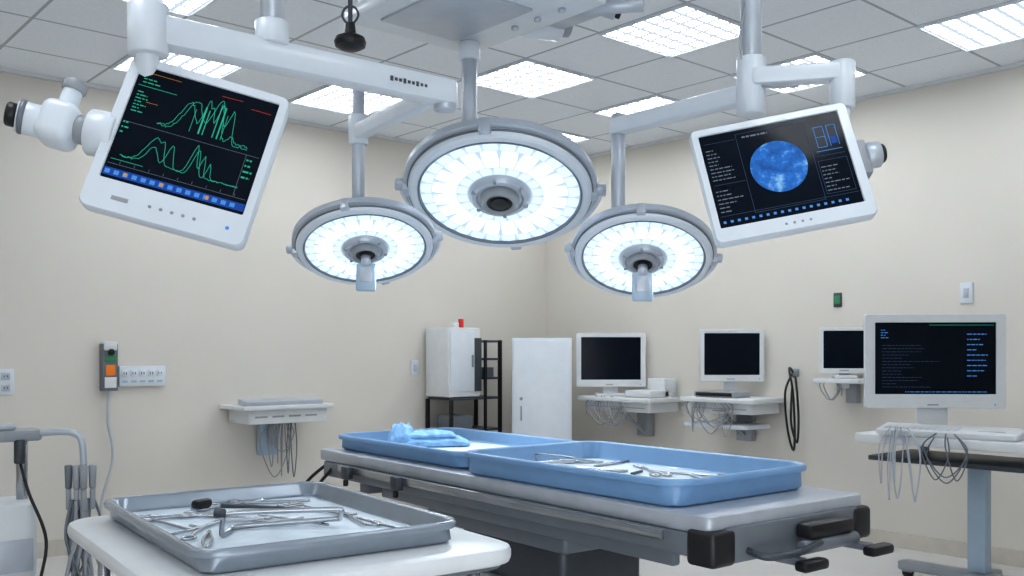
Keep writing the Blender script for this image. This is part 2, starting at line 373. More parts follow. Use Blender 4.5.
# ---------------------------------------------------------------- surgical lights
def surgical_light(loc, R_, tilt, yaw, handle, roll=0, watts=18):
    S = root('surgical_light', loc, Matrix.Rotation(CY+rad(yaw), 3, 'Z') @ Matrix.Rotation(rad(-tilt), 3, 'X') @ Matrix.Rotation(rad(roll), 3, 'Y'))
    r = R_
    lathe(S, 'housing', [(0, .22*r), (.25*r, .215*r), (.3*r, .17*r), (.75*r, .14*r), (.93*r, .12*r), (.985*r, .09*r), (r, .05*r), (r, -.05*r), (.99*r, -.078*r), (.965*r, -.095*r), (.905*r, -.095*r), (.888*r, -.085*r), (.882*r, -.06*r)], M['white'], seg=80, ang=30)
    lathe(S, 'rim_band', [(.995*r, .105*r), (1.035*r, .10*r), (1.055*r, .085*r), (1.055*r, .012*r), (1.035*r, 0), (.995*r, -.004*r)], M['lgrey'], seg=80)
    lathe(S, 'rim_seal', [(.998*r, -.018*r), (1.014*r, -.020*r), (1.014*r, -.040*r), (.998*r, -.042*r)], M['mgrey'], seg=80)
    lathe(S, 'diffuser', [(.89*r, -.062*r), (.24*r, -.066*r)], M['e_face'], seg=72)
    lathe(S, 'inner_bezel', [(.893*r, -.097*r), (.876*r, -.097*r), (.868*r, -.066*r)], M['mgrey'], seg=72)
    for nm, mt, rings in (('led_cells', M['e_cell'], ((.36, .465, 18, .10), (.745, .86, 28, .10))), ('led_cells_bright', M['e_hot'], ((.478, .733, 20, .09),))):
        bm = bmesh.new()
        for a0, a1, n, gp in rings:
            for i in range(n):
                t0 = 2*math.pi*(i+gp/2)/n; t1 = 2*math.pi*(i+1-gp/2)/n
                tm = (t0+t1)/2; rm = (a0+a1)/2
                pts = [(a0, t0), (a0, tm), (a0, t1), (rm, t1), (a1, t1-(t1-t0)*.10), (a1*1.006, tm), (a1, t0+(t1-t0)*.10), (rm, t0)]
                vs = [bm.verts.new((q*r*math.cos(t), q*r*math.sin(t), -.072*r)) for q, t in pts]
                c = bm.verts.new((rm*r*math.cos(tm), rm*r*math.sin(tm), -.082*r))
                for k in range(8): bm.faces.new((vs[k], vs[(k+1) % 8], c))
        from_bm(bm, nm, S, mt, smooth=True, ang=60)
    lathe(S, 'hub', [(.345*r, -.06*r), (.335*r, -.10*r), (.30*r, -.135*r), (.26*r, -.14*r), (.235*r, -.115*r), (.20*r, -.115*r)], M['lgrey'])
    lathe(S, 'hub_core', [(.215*r, -.10*r), (.21*r, -.17*r), (.185*r, -.205*r), (.155*r, -.205*r), (.135*r, -.18*r)], M['grey'])
    lathe(S, 'lens', [(.14*r, -.185*r), (.10*r, -.18*r), (.095*r, -.195*r), (.05*r, -.205*r), (0, -.208*r)], M['black'])
    for k in range(6):
        a = rad(60*k+20); box(S, 'hub_tab_%d' % k, (.30*r*math.cos(a), .30*r*math.sin(a), -.13*r), (.05*r, .035*r, .03*r), M['grey'], .005*r, rot=(0, 0, a))
    for k, a in enumerate((0, 180, 262, 80)):
        ca, sa = math.cos(rad(a)), math.sin(rad(a))
        box(S, 'rim_clip_%d' % (k+1), (1.0*r*ca, 1.0*r*sa, .01*r), (.13*r, .13*r, .17*r), M['lgrey'], .02*r, rot=(0, 0, rad(a)))
    pts = [(1.10*r*math.cos(t), 1.10*r*math.sin(t), .06*r) for t in [math.pi*k/16 for k in range(17)]]
    tubes(S, 'yoke', [pts], .03*r, M['white'], smooth=2)
    for s in (-1, 1):
        cyl(S, 'yoke_pivot', (s*1.0*r, 0, .04*r), (s*1.15*r, 0, .04*r), .07*r, M['lgrey'])
    if handle:
        cyl(S, 'handle_neck', (0, 0, -.19*r), (0, .02*r, -.36*r), .07*r, M['lgrey'])
    ld = bpy.data.lights.new('lamp_beam', 'SPOT'); ld.energy = watts; ld.spot_size = rad(95); ld.spot_blend = 0.7
    ld.shadow_soft_size = 0.03; ld.color = (0.85, 0.94, 1)
    lo = bpy.data.objects.new('lamp_beam', ld); sc.collection.objects.link(lo); lo.parent = S
    lo.location = (.16*r if not handle else .3*r, 0, -.26*r)
    return S
C1 = surgical_light((2.537, 2.961, 1.964), 0.376, 28, 0, False, 2, 22)
C2 = surgical_light((2.121, 3.327, 1.739), 0.278, 27, 0, True, -6, 10)
C3 = surgical_light((2.901, 2.509, 1.688), 0.273, 31, 0, True, 5, 7)
def handle(S, loc, name='sterile_handle'):
    o = box(S, name, (0, 0, 0), (0.082, 0.022, 0.115), M['bluegrey'], 0.009)
    mb = S.matrix_world.inverted() @ (Matrix.Translation(Vector(loc)) @ Matrix.Rotation(CY, 4, 'Z') @ Matrix.Rotation(rad(-6), 4, 'X'))
    o.matrix_basis = mb
    o2 = box(S, 'handle_face', (0, -0.012, 0.01), (0.05, 0.004, 0.06), M['lgrey'], 0.002); o2.matrix_basis = mb
def at(S, v): return S.matrix_world @ Vector(v)
bpy.context.view_layer.update()
for S, r_ in ((C2, .278), (C3, .273)):
    p = at(S, (0, .02*r_, -.36*r_)); handle(S, (p.x, p.y, p.z-0.045))

def wchild(S, fn):
    e = bpy.data.objects.new('suspension', None); sc.collection.objects.link(e)
    e.parent = S; e.matrix_parent_inverse = S.matrix_world.inverted(); e['w'] = 0
    fn(e)
def s1(P):
    cyl(P, 'pole', (2.43, 3.03, 2.56), (2.43, 3.03, 2.03), 0.032, M['lgrey'])
    cyl(P, 'pole_collar', (2.43, 3.03, 2.56), (2.43, 3.03, 2.49), 0.045, M['white'])
    cyl(P, 'pole_foot', (2.43, 3.03, 2.07), (2.44, 3.02, 1.99), 0.05, M['white'])
wchild(C1, s1)
def s2(P):
    cyl(P, 'pole', (2.10, 3.345, 2.41), (2.10, 3.345, 1.79), 0.026, M['lgrey'])
    cyl(P, 'pole_collar', (2.10, 3.345, 2.27), (2.10, 3.345, 2.15), 0.040, M['white'])
    cyl(P, 'pole_foot', (2.10, 3.345, 1.87), (2.11, 3.34, 1.78), 0.04, M['white'])
    arm(P, 'swing_arm', (1.985, 2.63, 2.20), (2.10, 3.345, 2.20), 0.06, 0.06, M['white'])
wchild(C2, s2)
def s3(P):
    cyl(P, 'pole', (2.826, 2.574, 2.25), (2.826, 2.574, 1.74), 0.028, M['lgrey'])
    cyl(P, 'pole_foot', (2.826, 2.574, 1.85), (2.84, 2.56, 1.75), 0.04, M['white'])
    arm(P, 'swing_arm', (2.81, 1.96, 2.20), (2.826, 2.574, 2.20), 0.07, 0.065, M['white'])
wchild(C3, s3)

SH = root('ceiling_service_head', (2.22, 2.76, H), world=True)
box(SH, 'canopy', (2.225, 2.76, 2.83), (0.55, 0.72, 0.44), M['white'], 0.012)
box(SH, 'mount_plate', (2.225, 2.76, 2.585), (0.62, 0.79, 0.05), M['white'], 0.01)
box(SH, 'plate_recess', (2.18, 2.80, 2.556), (0.36, 0.46, 0.012), M['lgrey'], 0.004)
box(SH, 'side_unit', (2.62, 2.72, 2.74), (0.22, 0.42, 0.20), M['white'], 0.015)
box(SH, 'side_unit_cover', (2.62, 2.66, 2.63), (0.17, 0.22, 0.05), M['lgrey'], 0.01)
cyl(SH, 'gearbox', (2.56, 2.86, 2.64), (2.72, 2.80, 2.64), 0.065, M['white'])
cyl(SH, 'gearbox_cap', (2.72, 2.80, 2.64), (2.76, 2.785, 2.64), 0.045, M['grey'])
cyl(SH, 'side_camera', (2.73, 2.62, 2.68), (2.80, 2.56, 2.65), 0.035, M['lgrey'])
cyl(SH, 'side_camera_lens', (2.80, 2.56, 2.65), (2.815, 2.547, 2.643), 0.025, M['black'])
cyl(SH, 'pipe_1', (2.62, 2.56, 2.62), (2.76, 2.38, 2.62), 0.028, M['lgrey'])
cyl(SH, 'pipe_2', (2.70, 2.66, 2.82), (2.92, 2.44, 2.84), 0.028, M['lgrey'])
for k in range(3): cyl(SH, 'valve_%d' % k, (2.44, 2.5+0.13*k, 2.56), (2.44, 2.5+0.13*k, 2.545), 0.014, M['lgrey'])

RA = root('ceiling_pendant_arm', (2.80, 1.93, H), world=True)
cyl(RA, 'ceiling_flange', (2.80, 1.93, H), (2.80, 1.93, H-0.06), 0.12, M['white'])
cyl(RA, 'down_shaft', (2.80, 1.93, H-0.05), (2.80, 1.93, 2.16), 0.036, M['lgrey'])
cyl(RA, 'shaft_collar', (2.80, 1.93, 2.32), (2.80, 1.93, 2.12), 0.05, M['white'])
arm(RA, 'monitor_arm', (2.80, 1.90, 2.245), (2.955, 1.675, 2.245), 0.08, 0.06, M['white'])
cyl(RA, 'arm_end', (2.955, 1.675, 2.28), (2.955, 1.675, 2.12), 0.042, M['white'])
tubes(RA, 'hanger', [[(2.955, 1.675, 2.2), (2.94, 1.68, 2.06), (2.86, 1.72, 1.98), (2.76, 1.80, 1.92)]], 0.03, M['white'])
tubes(RA, 'cables', [[(2.765, 1.93, 2.5), (2.75, 1.94, 2.35), (2.78, 1.9, 2.22), (2.86, 1.78, 2.2)]], 0.004, M['grey'])

RM = root('imaging_monitor', (2.576, 1.663, 1.860), orient(-6, -17, -11))
g = housing(RM, 0.495, 0.396, 0.12, M['white'], (0.022, 0.030, 0.024, 0.048), 0.02)
ox, oz, sw, sh = g
bm = bmesh.new(); c0 = bm.verts.new((ox+0.0*sw, 0.0034, oz+0.03*sh)); vs = []
for k in range(48):
    a = 2*math.pi*k/48; vs.append(bm.verts.new((ox+0.088*math.cos(a), 0.0034, oz+0.03*sh+0.088*math.sin(a))))
for k in range(48): bm.faces.new((c0, vs[k], vs[(k+1) % 48]))
from_bm(bm, 'scan_picture', RM, M['scan'])
trace(RM, 'frames', [[(0.26, 0.95), (0.75, 0.95), (0.75, 0.1), (0.26, 0.1), (0.26, 0.95)], [(0.02, 0.12), (0.98, 0.12)], [(0.03, 0.9), (0.25, 0.9)], [(0.77, 0.55), (0.97, 0.55)], [(0.03, 0.45), (0.25, 0.45)],
                     [(0.77, 0.5), (0.97, 0.5), (0.97, 0.15), (0.77, 0.15), (0.77, 0.5)]], g, M['e_dim'], 0.0006)
ui(RM, 'readouts', textrows(0.03, 0.5, 0.20, 0.86, 9, fill=.25) + textrows(0.03, 0.16, 0.22, 0.42, 6, fill=.25) + textrows(0.78, 0.18, 0.95, 0.47, 7, fill=.25) + textrows(0.3, 0.9, 0.5, 0.94, 1, fill=.4), g, M['e_grey'])
trace(RM, 'blue_outline', [[(0.80, 0.64), (0.80, 0.86), (0.865, 0.86), (0.865, 0.64), (0.80, 0.64)], [(0.80, 0.75), (0.865, 0.75)], [(0.89, 0.64), (0.89, 0.86), (0.95, 0.86), (0.95, 0.64)], [(0.78, 0.60), (0.96, 0.60)]], g, M['e_cyan'], 0.001)
ui(RM, 'blue_panels', [(0.90, 0.66, 0.94, 0.74)], g, M['e_blue'])
ui(RM, 'status_bar', [(0.03+0.05*k, 0.045, 0.05+0.05*k, 0.07) for k in range(18)], g, M['e_cyan'])
for k in range(4):
    cyl(RM, 'button_%d' % (k+1), (-0.03+0.025*k, 0.001, -0.175), (-0.03+0.025*k, -0.003, -0.175), 0.004, M['grey'])
box(RM, 'rear_mount', (0.10, 0.13, 0.02), (0.14, 0.04, 0.12), M['lgrey'], 0.012)
box(RM, 'side_bracket', (0.255, 0.05, 0.01), (0.05, 0.06, 0.12), M['grey'], 0.01)
cyl(RM, 'side_knob', (0.275, 0.05, 0.02), (0.32, 0.05, 0.02), 0.042, M['lgrey'])
cyl(RM, 'side_knob_cap', (0.32, 0.05, 0.02), (0.335, 0.05, 0.02), 0.030, M['black'])

# ---------------------------------------------------------------- operating table
TC = (2.262, 2.425); TR = -3.5
OT = root('operating_table', (TC[0], TC[1], 0), (0, 0, rad(TR)))
W, LN = 0.66, 2.08
slab(OT, 'tabletop', (0, 0, 0.855), W, LN, 0.045, 0.02, M['tabletop'], 0.008)
box(OT, 'side_frame_near', (-W/2+0.02, 0, 0.825), (0.05, LN-0.1, 0.06), M['mgrey'], 0.008)
box(OT, 'side_frame_far', (W/2-0.02, 0, 0.825), (0.05, LN-0.1, 0.06), M['mgrey'], 0.008)
box(OT, 'rail_near', (-W/2-0.028, -0.05, 0.845), (0.012, LN-0.35, 0.028), M['steel'], 0.003)
box(OT, 'rail_far', (W/2+0.028, -0.05, 0.845), (0.012, LN-0.35, 0.028), M['steel'], 0.003)
for k in range(5):
    for s in (-1, 1): box(OT, 'rail_standoff', (s*(W/2+0.012), -0.80+0.38*k, 0.845), (0.025, 0.03, 0.02), M['dgrey'], 0.003)
box(OT, 'underframe', (0, 0.0, 0.80), (W-0.16, LN-0.3, 0.05), M['dgrey'], 0.008)
box(OT, 'side_skirt', (-W/2+0.05, -0.15, 0.785), (0.03, LN-0.6, 0.07), M['mgrey'], 0.008)
for yy in (-0.55, 0.0, 0.35, 0.75): box(OT, 'cross_member', (0, yy, 0.765), (W-0.1, 0.07, 0.04), M['mgrey'], 0.006)
box(OT, 'end_beam', (0, -LN/2+0.02, 0.825), (W-0.1, 0.07, 0.09), M['mgrey'], 0.008)
for s in (-1, 1): box(OT, 'corner_bumper', (s*(W/2-0.035), -LN/2+0.025, 0.822), (0.09, 0.09, 0.09), M['black'], 0.014, seg=3)
box(OT, 'end_latch', (0.08, -LN/2-0.045, 0.838), (0.20, 0.05, 0.04), M['black'], 0.012)
cyl(OT, 'end_latch_roller', (-0.04, -LN/2-0.055, 0.80), (0.20, -LN/2-0.055, 0.80), 0.018, M['mgrey'])
for x in (-0.08, 0.22):
    box(OT, 'release_lever_arm', (x, -LN/2-0.04, 0.775), (0.03, 0.10, 0.02), M['mgrey'], 0.004)
    box(OT, 'release_lever', (x+0.02, -LN/2-0.10, 0.768), (0.10, 0.04, 0.028), M['black'], 0.010)
tubes(OT, 'end_handle', [[(-0.2, -LN/2, 0.81), (-0.2, -LN/2-0.07, 0.80), (-0.1, -LN/2-0.085, 0.80), (0.02, -LN/2-0.07, 0.81)]], 0.009, M['dgrey'])
for yy in (0.35, 0.72):
    box(OT, 'rail_clamp', (-W/2-0.04, yy, 0.835), (0.03, 0.05, 0.05), M['dgrey'], 0.006)
    cyl(OT, 'clamp_knob', (-W/2-0.045, yy, 0.81), (-W/2-0.045, yy, 0.785), 0.010, M['black'])
slab(OT, 'pedestal_head', (0.02, 0.02, 0.68), 0.46, 0.78, 0.10, 0.02, M['mgrey'], 0.01)
slab(OT, 'pedestal_sleeve_upper', (0.02, -0.02, 0.52), 0.36, 0.56, 0.17, 0.03, M['dgrey'], 0.008)
slab(OT, 'pedestal_sleeve_mid', (0.02, -0.02, 0.34), 0.40, 0.60, 0.20, 0.03, M['grey'], 0.008)
slab(OT, 'pedestal_sleeve_lower', (0.02, -0.02, 0.13), 0.44, 0.66, 0.22, 0.03, M['grey'], 0.008)
slab(OT, 'base', (0.0, 0.05, 0.035), 0.58, 1.20, 0.11, 0.12, M['mgrey'], 0.02)
for x in (-0.2, 0.2):
    for y in (-0.42, 0.52): cyl(OT, 'base_caster', (x-0.02, y, 0.03), (x+0.02, y, 0.03), 0.03, M['black'])
tubes(OT, 'table_cable', [[(-0.33, 0.92, 0.83), (-0.40, 0.98, 0.7), (-0.38, 0.95, 0.55), (-0.3, 0.8, 0.4), (-0.2, 0.5, 0.2)], [(-0.28, 1.02, 0.85), (-0.36, 1.10, 0.75), (-0.40, 1.0, 0.66)]], 0.007, M['black'])

def on_table(x, y, z, rz=0):
    v = Matrix.Rotation(rad(TR), 3, 'Z') @ Vector((x, y, 0)); return (TC[0]+v.x, TC[1]+v.y, z), (0, 0, rad(TR+rz))
l, r = on_table(-0.02, -0.44, 0.9005, 1); T1 = root('instrument_tray', l, r)
tray(T1, 0.62, 0.96, 0.075, M['blue'], M['liner'])
l, r = on_table(0.01, 0.54, 0.9005, 0); T2 = root('instrument_tray', l, r)
tray(T2, 0.60, 0.94, 0.062, M['blue'], M['liner'])

# ---------------------------------------------------------------- instruments
def xf(x, y, z, a, pts):
    c, s = math.cos(a), math.sin(a)
    return [(x+p[0]*c-p[1]*s, y+p[0]*s+p[1]*c, z+(p[2] if len(p) > 2 else 0)) for p in pts]
def scissors(L, op=0.12, curved=False):
    rings, lines = [], []
    for s in (-1, 1):
        h = s*op*L*0.5
        rings.append([(-0.5*L+0.09*L*math.cos(t), h*1.4+s*0.03*L+0.055*L*math.sin(t), 0) for t in [2*math.pi*k/10 for k in range(10)]])
        lines.append([(-0.41*L, h*1.2+s*0.02*L, 0), (-0.2*L, h*0.7, 0), (0.12*L, 0, 0), (0.32*L, -h*0.35, 0), (0.5*L, -h*0.7+(0.05*L if curved else 0), 0)])
    return rings, lines
def instruments(parent, name, items, z, r_=0.0032, fh=0.04):
    lines = []; closed = []
    for kind, x, y, a, L in items:
        a = rad(a)
        if kind in ('sc', 'cl'):
            ri, li = scissors(L, 0.16 if kind == 'sc' else 0.07, kind == 'cl')
            for q in ri: closed.append(len(lines)); lines.append(xf(x, y, z, a, q))
            for q in li: lines.append(xf(x, y, z, a, q))
        elif kind == 'fo':
            for s in (-1, 1): lines.append(xf(x, y, z, a, [(-0.5*L, 0), (-0.3*L, s*0.035*L), (0.0, s*0.05*L), (0.3*L, s*0.02*L), (0.5*L, s*0.003*L)]))
        elif kind == 'rod':
            lines.append(xf(x, y, z, a, [(-0.5*L, 0), (0, 0.004), (0.5*L, 0)]))
        elif kind == 'hook':
            lines.append(xf(x, y, z, a, [(-0.5*L, 0), (0.3*L, 0), (0.45*L, 0.02*L), (0.5*L, 0.1*L), (0.42*L, 0.16*L), (0.3*L, 0.14*L)]))
        elif kind == 'frame':
            w = 0.10
            lines.append(xf(x, y, z, a, [(-0.5*L, 0, 0.0), (-0.49*L, 0, fh*.7), (-0.44*L, 0.0, fh), (0.4*L, 0, fh), (0.49*L, 0.0, fh*.9), (0.5*L, w*0.3, fh*.7), (0.5*L, w, 0.01)]))
            lines.append(xf(x, y, z, a, [(-0.5*L, 0, 0.0), (-0.45*L, w*0.5, 0), (-0.35*L, w, 0), (0.5*L, w, 0.01)]))
    return tubes(parent, name, lines, r_, M['steel'], 5, tuple(closed))
def inst_root(T, name, items, z, r_=0.0032, extra=None, fh=0.04):
    R = root(name, T.location)
    R.matrix_world = T.matrix_world.copy()
    instruments(R, 'steel_tools', items, z, r_, fh)
    if extra: extra(R)
    return R
bpy.context.view_layer.update()
def ex1(R):
    for x, y, a in ((-0.14, 0.10, -20), (0.05, 0.0, 20), (-0.05, -0.20, -30)):
        p = xf(x, y, 0.021, rad(a), [(-0.04, 0), (0.04, 0)]); cyl(R, 'scalpel_grip', p[0], p[1], 0.005, M['dgrey'])
    box(R, 'black_clip', (-0.19, 0.16, 0.024), (0.03, 0.05, 0.015), M['black'], 0.004)
inst_root(T1, 'surgical_instruments', [('cl', -0.12, 0.34, 30, 0.22), ('sc', 0.08, 0.35, -30, 0.24), ('fo', 0.18, 0.24, 10, 0.20), ('sc', -0.12, 0.10, 40, 0.24), ('cl', 0.02, 0.18, -75, 0.26),
    ('cl', 0.14, 0.03, 60, 0.24), ('hook', 0.16, -0.12, -75, 0.26), ('sc', -0.10, -0.10, -60, 0.24), ('frame', 0.0, 0.33, -85, 0.18), ('rod', 0.1, -0.26, 70, 0.26), ('fo', -0.16, -0.26, 50, 0.18), ('cl', 0.0, -0.30, -70, 0.26), ('rod', -0.05, 0.24, 50, 0.2)], 0.019, 0.0038, ex1, 0.03)
TW = root('folded_towel', on_table(-0.02, 0.74, 0.917)[0], (0, 0, rad(-30)))
def cloth(parent, name, c, s, m, amp=0.012, seed=0, sub=26):
    rnd = random.Random(seed); bm = bmesh.new(); bmesh.ops.create_cube(bm, size=1)
    bmesh.ops.subdivide_edges(bm, edges=bm.edges[:], cuts=sub//2, use_grid_fill=True)
    ph = [rnd.uniform(0, 6) for _ in range(6)]
    for v in bm.verts:
        x, y, z = v.co
        fx = 1-abs(2*z)**4*0.12
        X, Y = x*s[0]*fx, y*s[1]*fx
        zz = (z+0.5)*s[2]*(1-(abs(2*x)**6)*0.35-(abs(2*y)**6)*0.35)
        zz += max(0, z+0.5)*amp*(math.sin(18*x+5*y+ph[0])+math.sin(14*y-9*x+ph[1])+0.6*math.sin(31*x+ph[2]+8*y))
        v.co = (c[0]+X, c[1]+Y, c[2]+max(zz, 0) if z > -0.49 else c[2])
    return from_bm(bm, name, parent, m, ang=80)
cloth(TW, 'lower_fold', (0.05, 0, 0), (0.28, 0.14, 0.042), M['towel'], 0.002, 1)
cloth(TW, 'upper_fold', (0.03, 0.0, 0.037), (0.21, 0.12, 0.024), M['towel'], 0.002, 5)
cloth(TW, 'crumple', (-0.08, 0.0, 0.0), (0.10, 0.12, 0.085), M['towel'], 0.006, 3)

# ---------------------------------------------------------------- foreground cart
FC = root('instrument_cart', (1.14, 2.20, 0), (0, 0, rad(-6)))
slab(FC, 'cart_top', (0, 0, 0.805), 0.82, 1.02, 0.042, 0.09, M['warmwhite'], 0.014)
slab(FC, 'cart_top_trim', (0, 0, 0.795), 0.78, 0.98, 0.012, 0.08, M['mgrey'], 0.003)
for x in (-0.32, 0.32):
    for y in (-0.42, 0.42):
        cyl(FC, 'leg', (x, y, 0.10), (x, y, 0.80), 0.016, M['steel']); caster(FC, 'caster', x, y, M['grey'], 0.045)
slab(FC, 'lower_shelf', (0, 0, 0.28), 0.68, 0.90, 0.02, 0.04, M['steel'], 0.004)
FT = root('steel_instrument_tray', (1.135, 2.225, 0.8475), (0, 0, rad(-6)))
tray(FT, 0.64, 0.87, 0.055, M['greytray'], M['liner'], r_=0.055, lip=0.018)
bpy.context.view_layer.update()
def ex2(R):
    box(R, 'black_handle', (-0.08, 0.30, 0.035), (0.06, 0.03, 0.025), M['black'], 0.01, rot=(0, 0, rad(30)))
    for x, y, a in ((-0.05, 0.05, -20), (0.04, -0.02, 20)):
        q = xf(x, y, 0.023, rad(a), [(-0.05, 0), (0.05, 0)]); cyl(R, 'grip', q[0], q[1], 0.006, M['lgrey'])
    cyl(R, 'dark_probe', (-0.04, 0.26, 0.03), (0.10, 0.16, 0.026), 0.006, M['dgrey'], 0.003)
inst_root(FT, 'surgical_instruments', [('sc', 0.06, 0.24, -65, 0.26), ('cl', -0.06, 0.14, -50, 0.24), ('sc', -0.14, 0.22, -10, 0.22), ('fo', 0.14, 0.30, -20, 0.18), ('cl', 0.18, 0.10, -75, 0.26),
    ('hook', 0.20, -0.06, -100, 0.26), ('sc', -0.17, 0.02, 45, 0.24), ('fo', -0.2, -0.13, 70, 0.2), ('hook', -0.03, 0.04, -60, 0.24), ('rod', 0.06, 0.0, -70, 0.26), ('rod', 0.22, -0.2, 95, 0.26), ('cl', 0.02, 0.33, 10, 0.2), ('hook', -0.22, 0.12, -80, 0.2)], 0.020, 0.0036, ex2)
def ex3(R):
    p = xf(-0.03, -0.16, 0.072, rad(-22), [(-0.13, 0), (-0.158, 0)])
    cyl(R, 'end_knob', p[0], p[1], 0.011, M['dgrey'])
inst_root(FT, 'wire_retractor', [('frame', -0.03, -0.16, -22, 0.28)], 0.022, 0.0065, ex3, 0.05)

# ---------------------------------------------------------------- desk monitors
def desk_monitor(name, loc, w, h, yaw, zbase, deco=0, m='warmwhite', stand=True):
    R = root(name, loc, (0, 0, CY+rad(yaw)))
    g = housing(R, w, h, 0.09, M[m], (0.035*w/.5, 0.035*w/.5, 0.03*w/.5, 0.05*w/.5), 0.012)
    zb = zbase-loc[2]
    if stand:
        box(R, 'stand_neck', (0, 0.06, (zb-h/2)/2-0.02), (w*0.22, 0.04, abs(zb+h/2)+0.10), M[m], 0.008)
        slab(R, 'stand_foot', (0, 0.04, zb+0.0005), w*0.45, 0.18, 0.022, 0.03, M[m], 0.006)
    cyl(R, 'power_led', (w*0.42, 0.001, -h/2+0.02), (w*0.42, -0.002, -h/2+0.02), 0.004, M['e_cyan'])
    box(R, 'badge', (-w*0.02, 0, -h/2+0.02), (0.06, 0.003, 0.008), M['grey'], 0.001)
    if deco:
        ui(R, 'readouts', textrows(0.76, 0.25, 0.95, 0.9, 9, 0.4, 0.17)+textrows(0.05, 0.78, 0.12, 0.92, 4, 0.5, 0.3), g, M['e_cyan'])
        ui(R, 'faint_readouts', textrows(0.06, 0.10, 0.6, 0.72, 14, 0.2, 0.12), g, M['e_dim'])
        trace(R, 'top_line', [[(0.45, 0.96), (0.98, 0.96)]], g, M['e_green'], 0.0010)
        ui(R, 'bottom_row', textrows(0.25, 0.03, 0.95, 0.05, 1, 0.8, 0.5), g, M['e_cyan'])
    return R
RC = root('equipment_cart', (5.25, 2.25, 0))
slab(RC, 'cart_top', (0, 0.0, 0.80), 0.62, 0.97, 0.05, 0.03, M['warmwhite'], 0.01)
slab(RC, 'under_tray', (0.0, 0.02, 0.70), 0.52, 0.82, 0.025, 0.02, M['dgrey'], 0.005)
for y in (-0.3, 0.3): box(RC, 'hanger', (0.15, y, 0.76), (0.04, 0.05, 0.09), M['grey'], 0.005)
box(RC, 'column', (0.10, -0.03, 0.38), (0.085, 0.10, 0.66), M['bluegrey'], 0.012)
box(RC, 'foot_beam', (0.08, 0.0, 0.075), (0.10, 0.80, 0.05), M['grey'], 0.01)
box(RC, 'foot_cross', (0.0, -0.05, 0.075), (0.50, 0.09, 0.05), M['grey'], 0.01)
for y in (-0.36, 0.36): caster(RC, 'caster', 0.08, y, M['grey'], 0.032)
for x in (-0.2, 0.2): caster(RC, 'side_caster', x, -0.05, M['grey'], 0.032)
desk_monitor('patient_monitor', (5.20, 2.39, 1.25), 0.765, 0.52, -2, 0.8505, 2)
KB = root('keyboard_console', (5.04, 2.25, 0.8505), (0, 0, rad(-82)))
loft(KB, 'console_body', [[(x, y, z+(0.02 if y > 0 else 0)*(z > 0.01)) for x, y in rrect(w_, l_, 0.02)] for w_, l_, z in ((0.68, 0.17, 0), (0.70, 0.19, 0.012), (0.70, 0.19, 0.03), (0.68, 0.17, 0.038))], M['warmwhite'])
boxes(KB, 'keys', [((-0.30+0.035*i, -0.055+0.030*j, 0.036+0.003*j), (0.027, 0.022, 0.012)) for i in range(11) for j in range(4)], M['lgrey'])
box(KB, 'trackpad', (0.22, -0.01, 0.04), (0.13, 0.08, 0.006), M['grey'], 0.002)
def cable_fan(parent, name, x, y, z, n, sx, sy, drop, m, r_=0.0045, seed=1):
    rnd = random.Random(seed); L = []
    for k in range(n):
        a = rnd.uniform(-sx, sx); b = rnd.uniform(-sy, sy); d = drop*rnd.uniform(0.5, 1); c = rnd.uniform(-sx, sx); e = rnd.uniform(-sy, sy)
        L.append([(x+a*0.4, y+b*0.4, z), (x+a, y+b, z-d*0.35), (x+(a+c)/2, y+(b+e)/2, z-d), (x+c, y+e, z-d*0.5), (x+c*0.6, y+e*0.6, z-0.02)])
    tubes(parent, name, L, r_, m, 8)
CB = root('cable_bundle', (4.9, 2.4, 0.85), world=True)
cable_fan(CB, 'patient_leads', 4.90, 2.45, 0.90, 6, 0.03, 0.13, 0.42, M['lgrey'], 0.0035, 3)
cable_fan(CB, 'patient_leads_side', 4.90, 2.20, 0.88, 4, 0.03, 0.12, 0.40, M['mgrey'], 0.0035, 8)
CX = root('document_holder', (5.44, 1.86, 0.8505), (0, 0, rad(-75)))
box(CX, 'box_body', (0, 0, 0.07), (0.20, 0.08, 0.14), M['warmwhite'], 0.006)
box(CX, 'box_slot', (0, -0.042, 0.09), (0.16, 0.004, 0.06), M['grey'], 0.001)

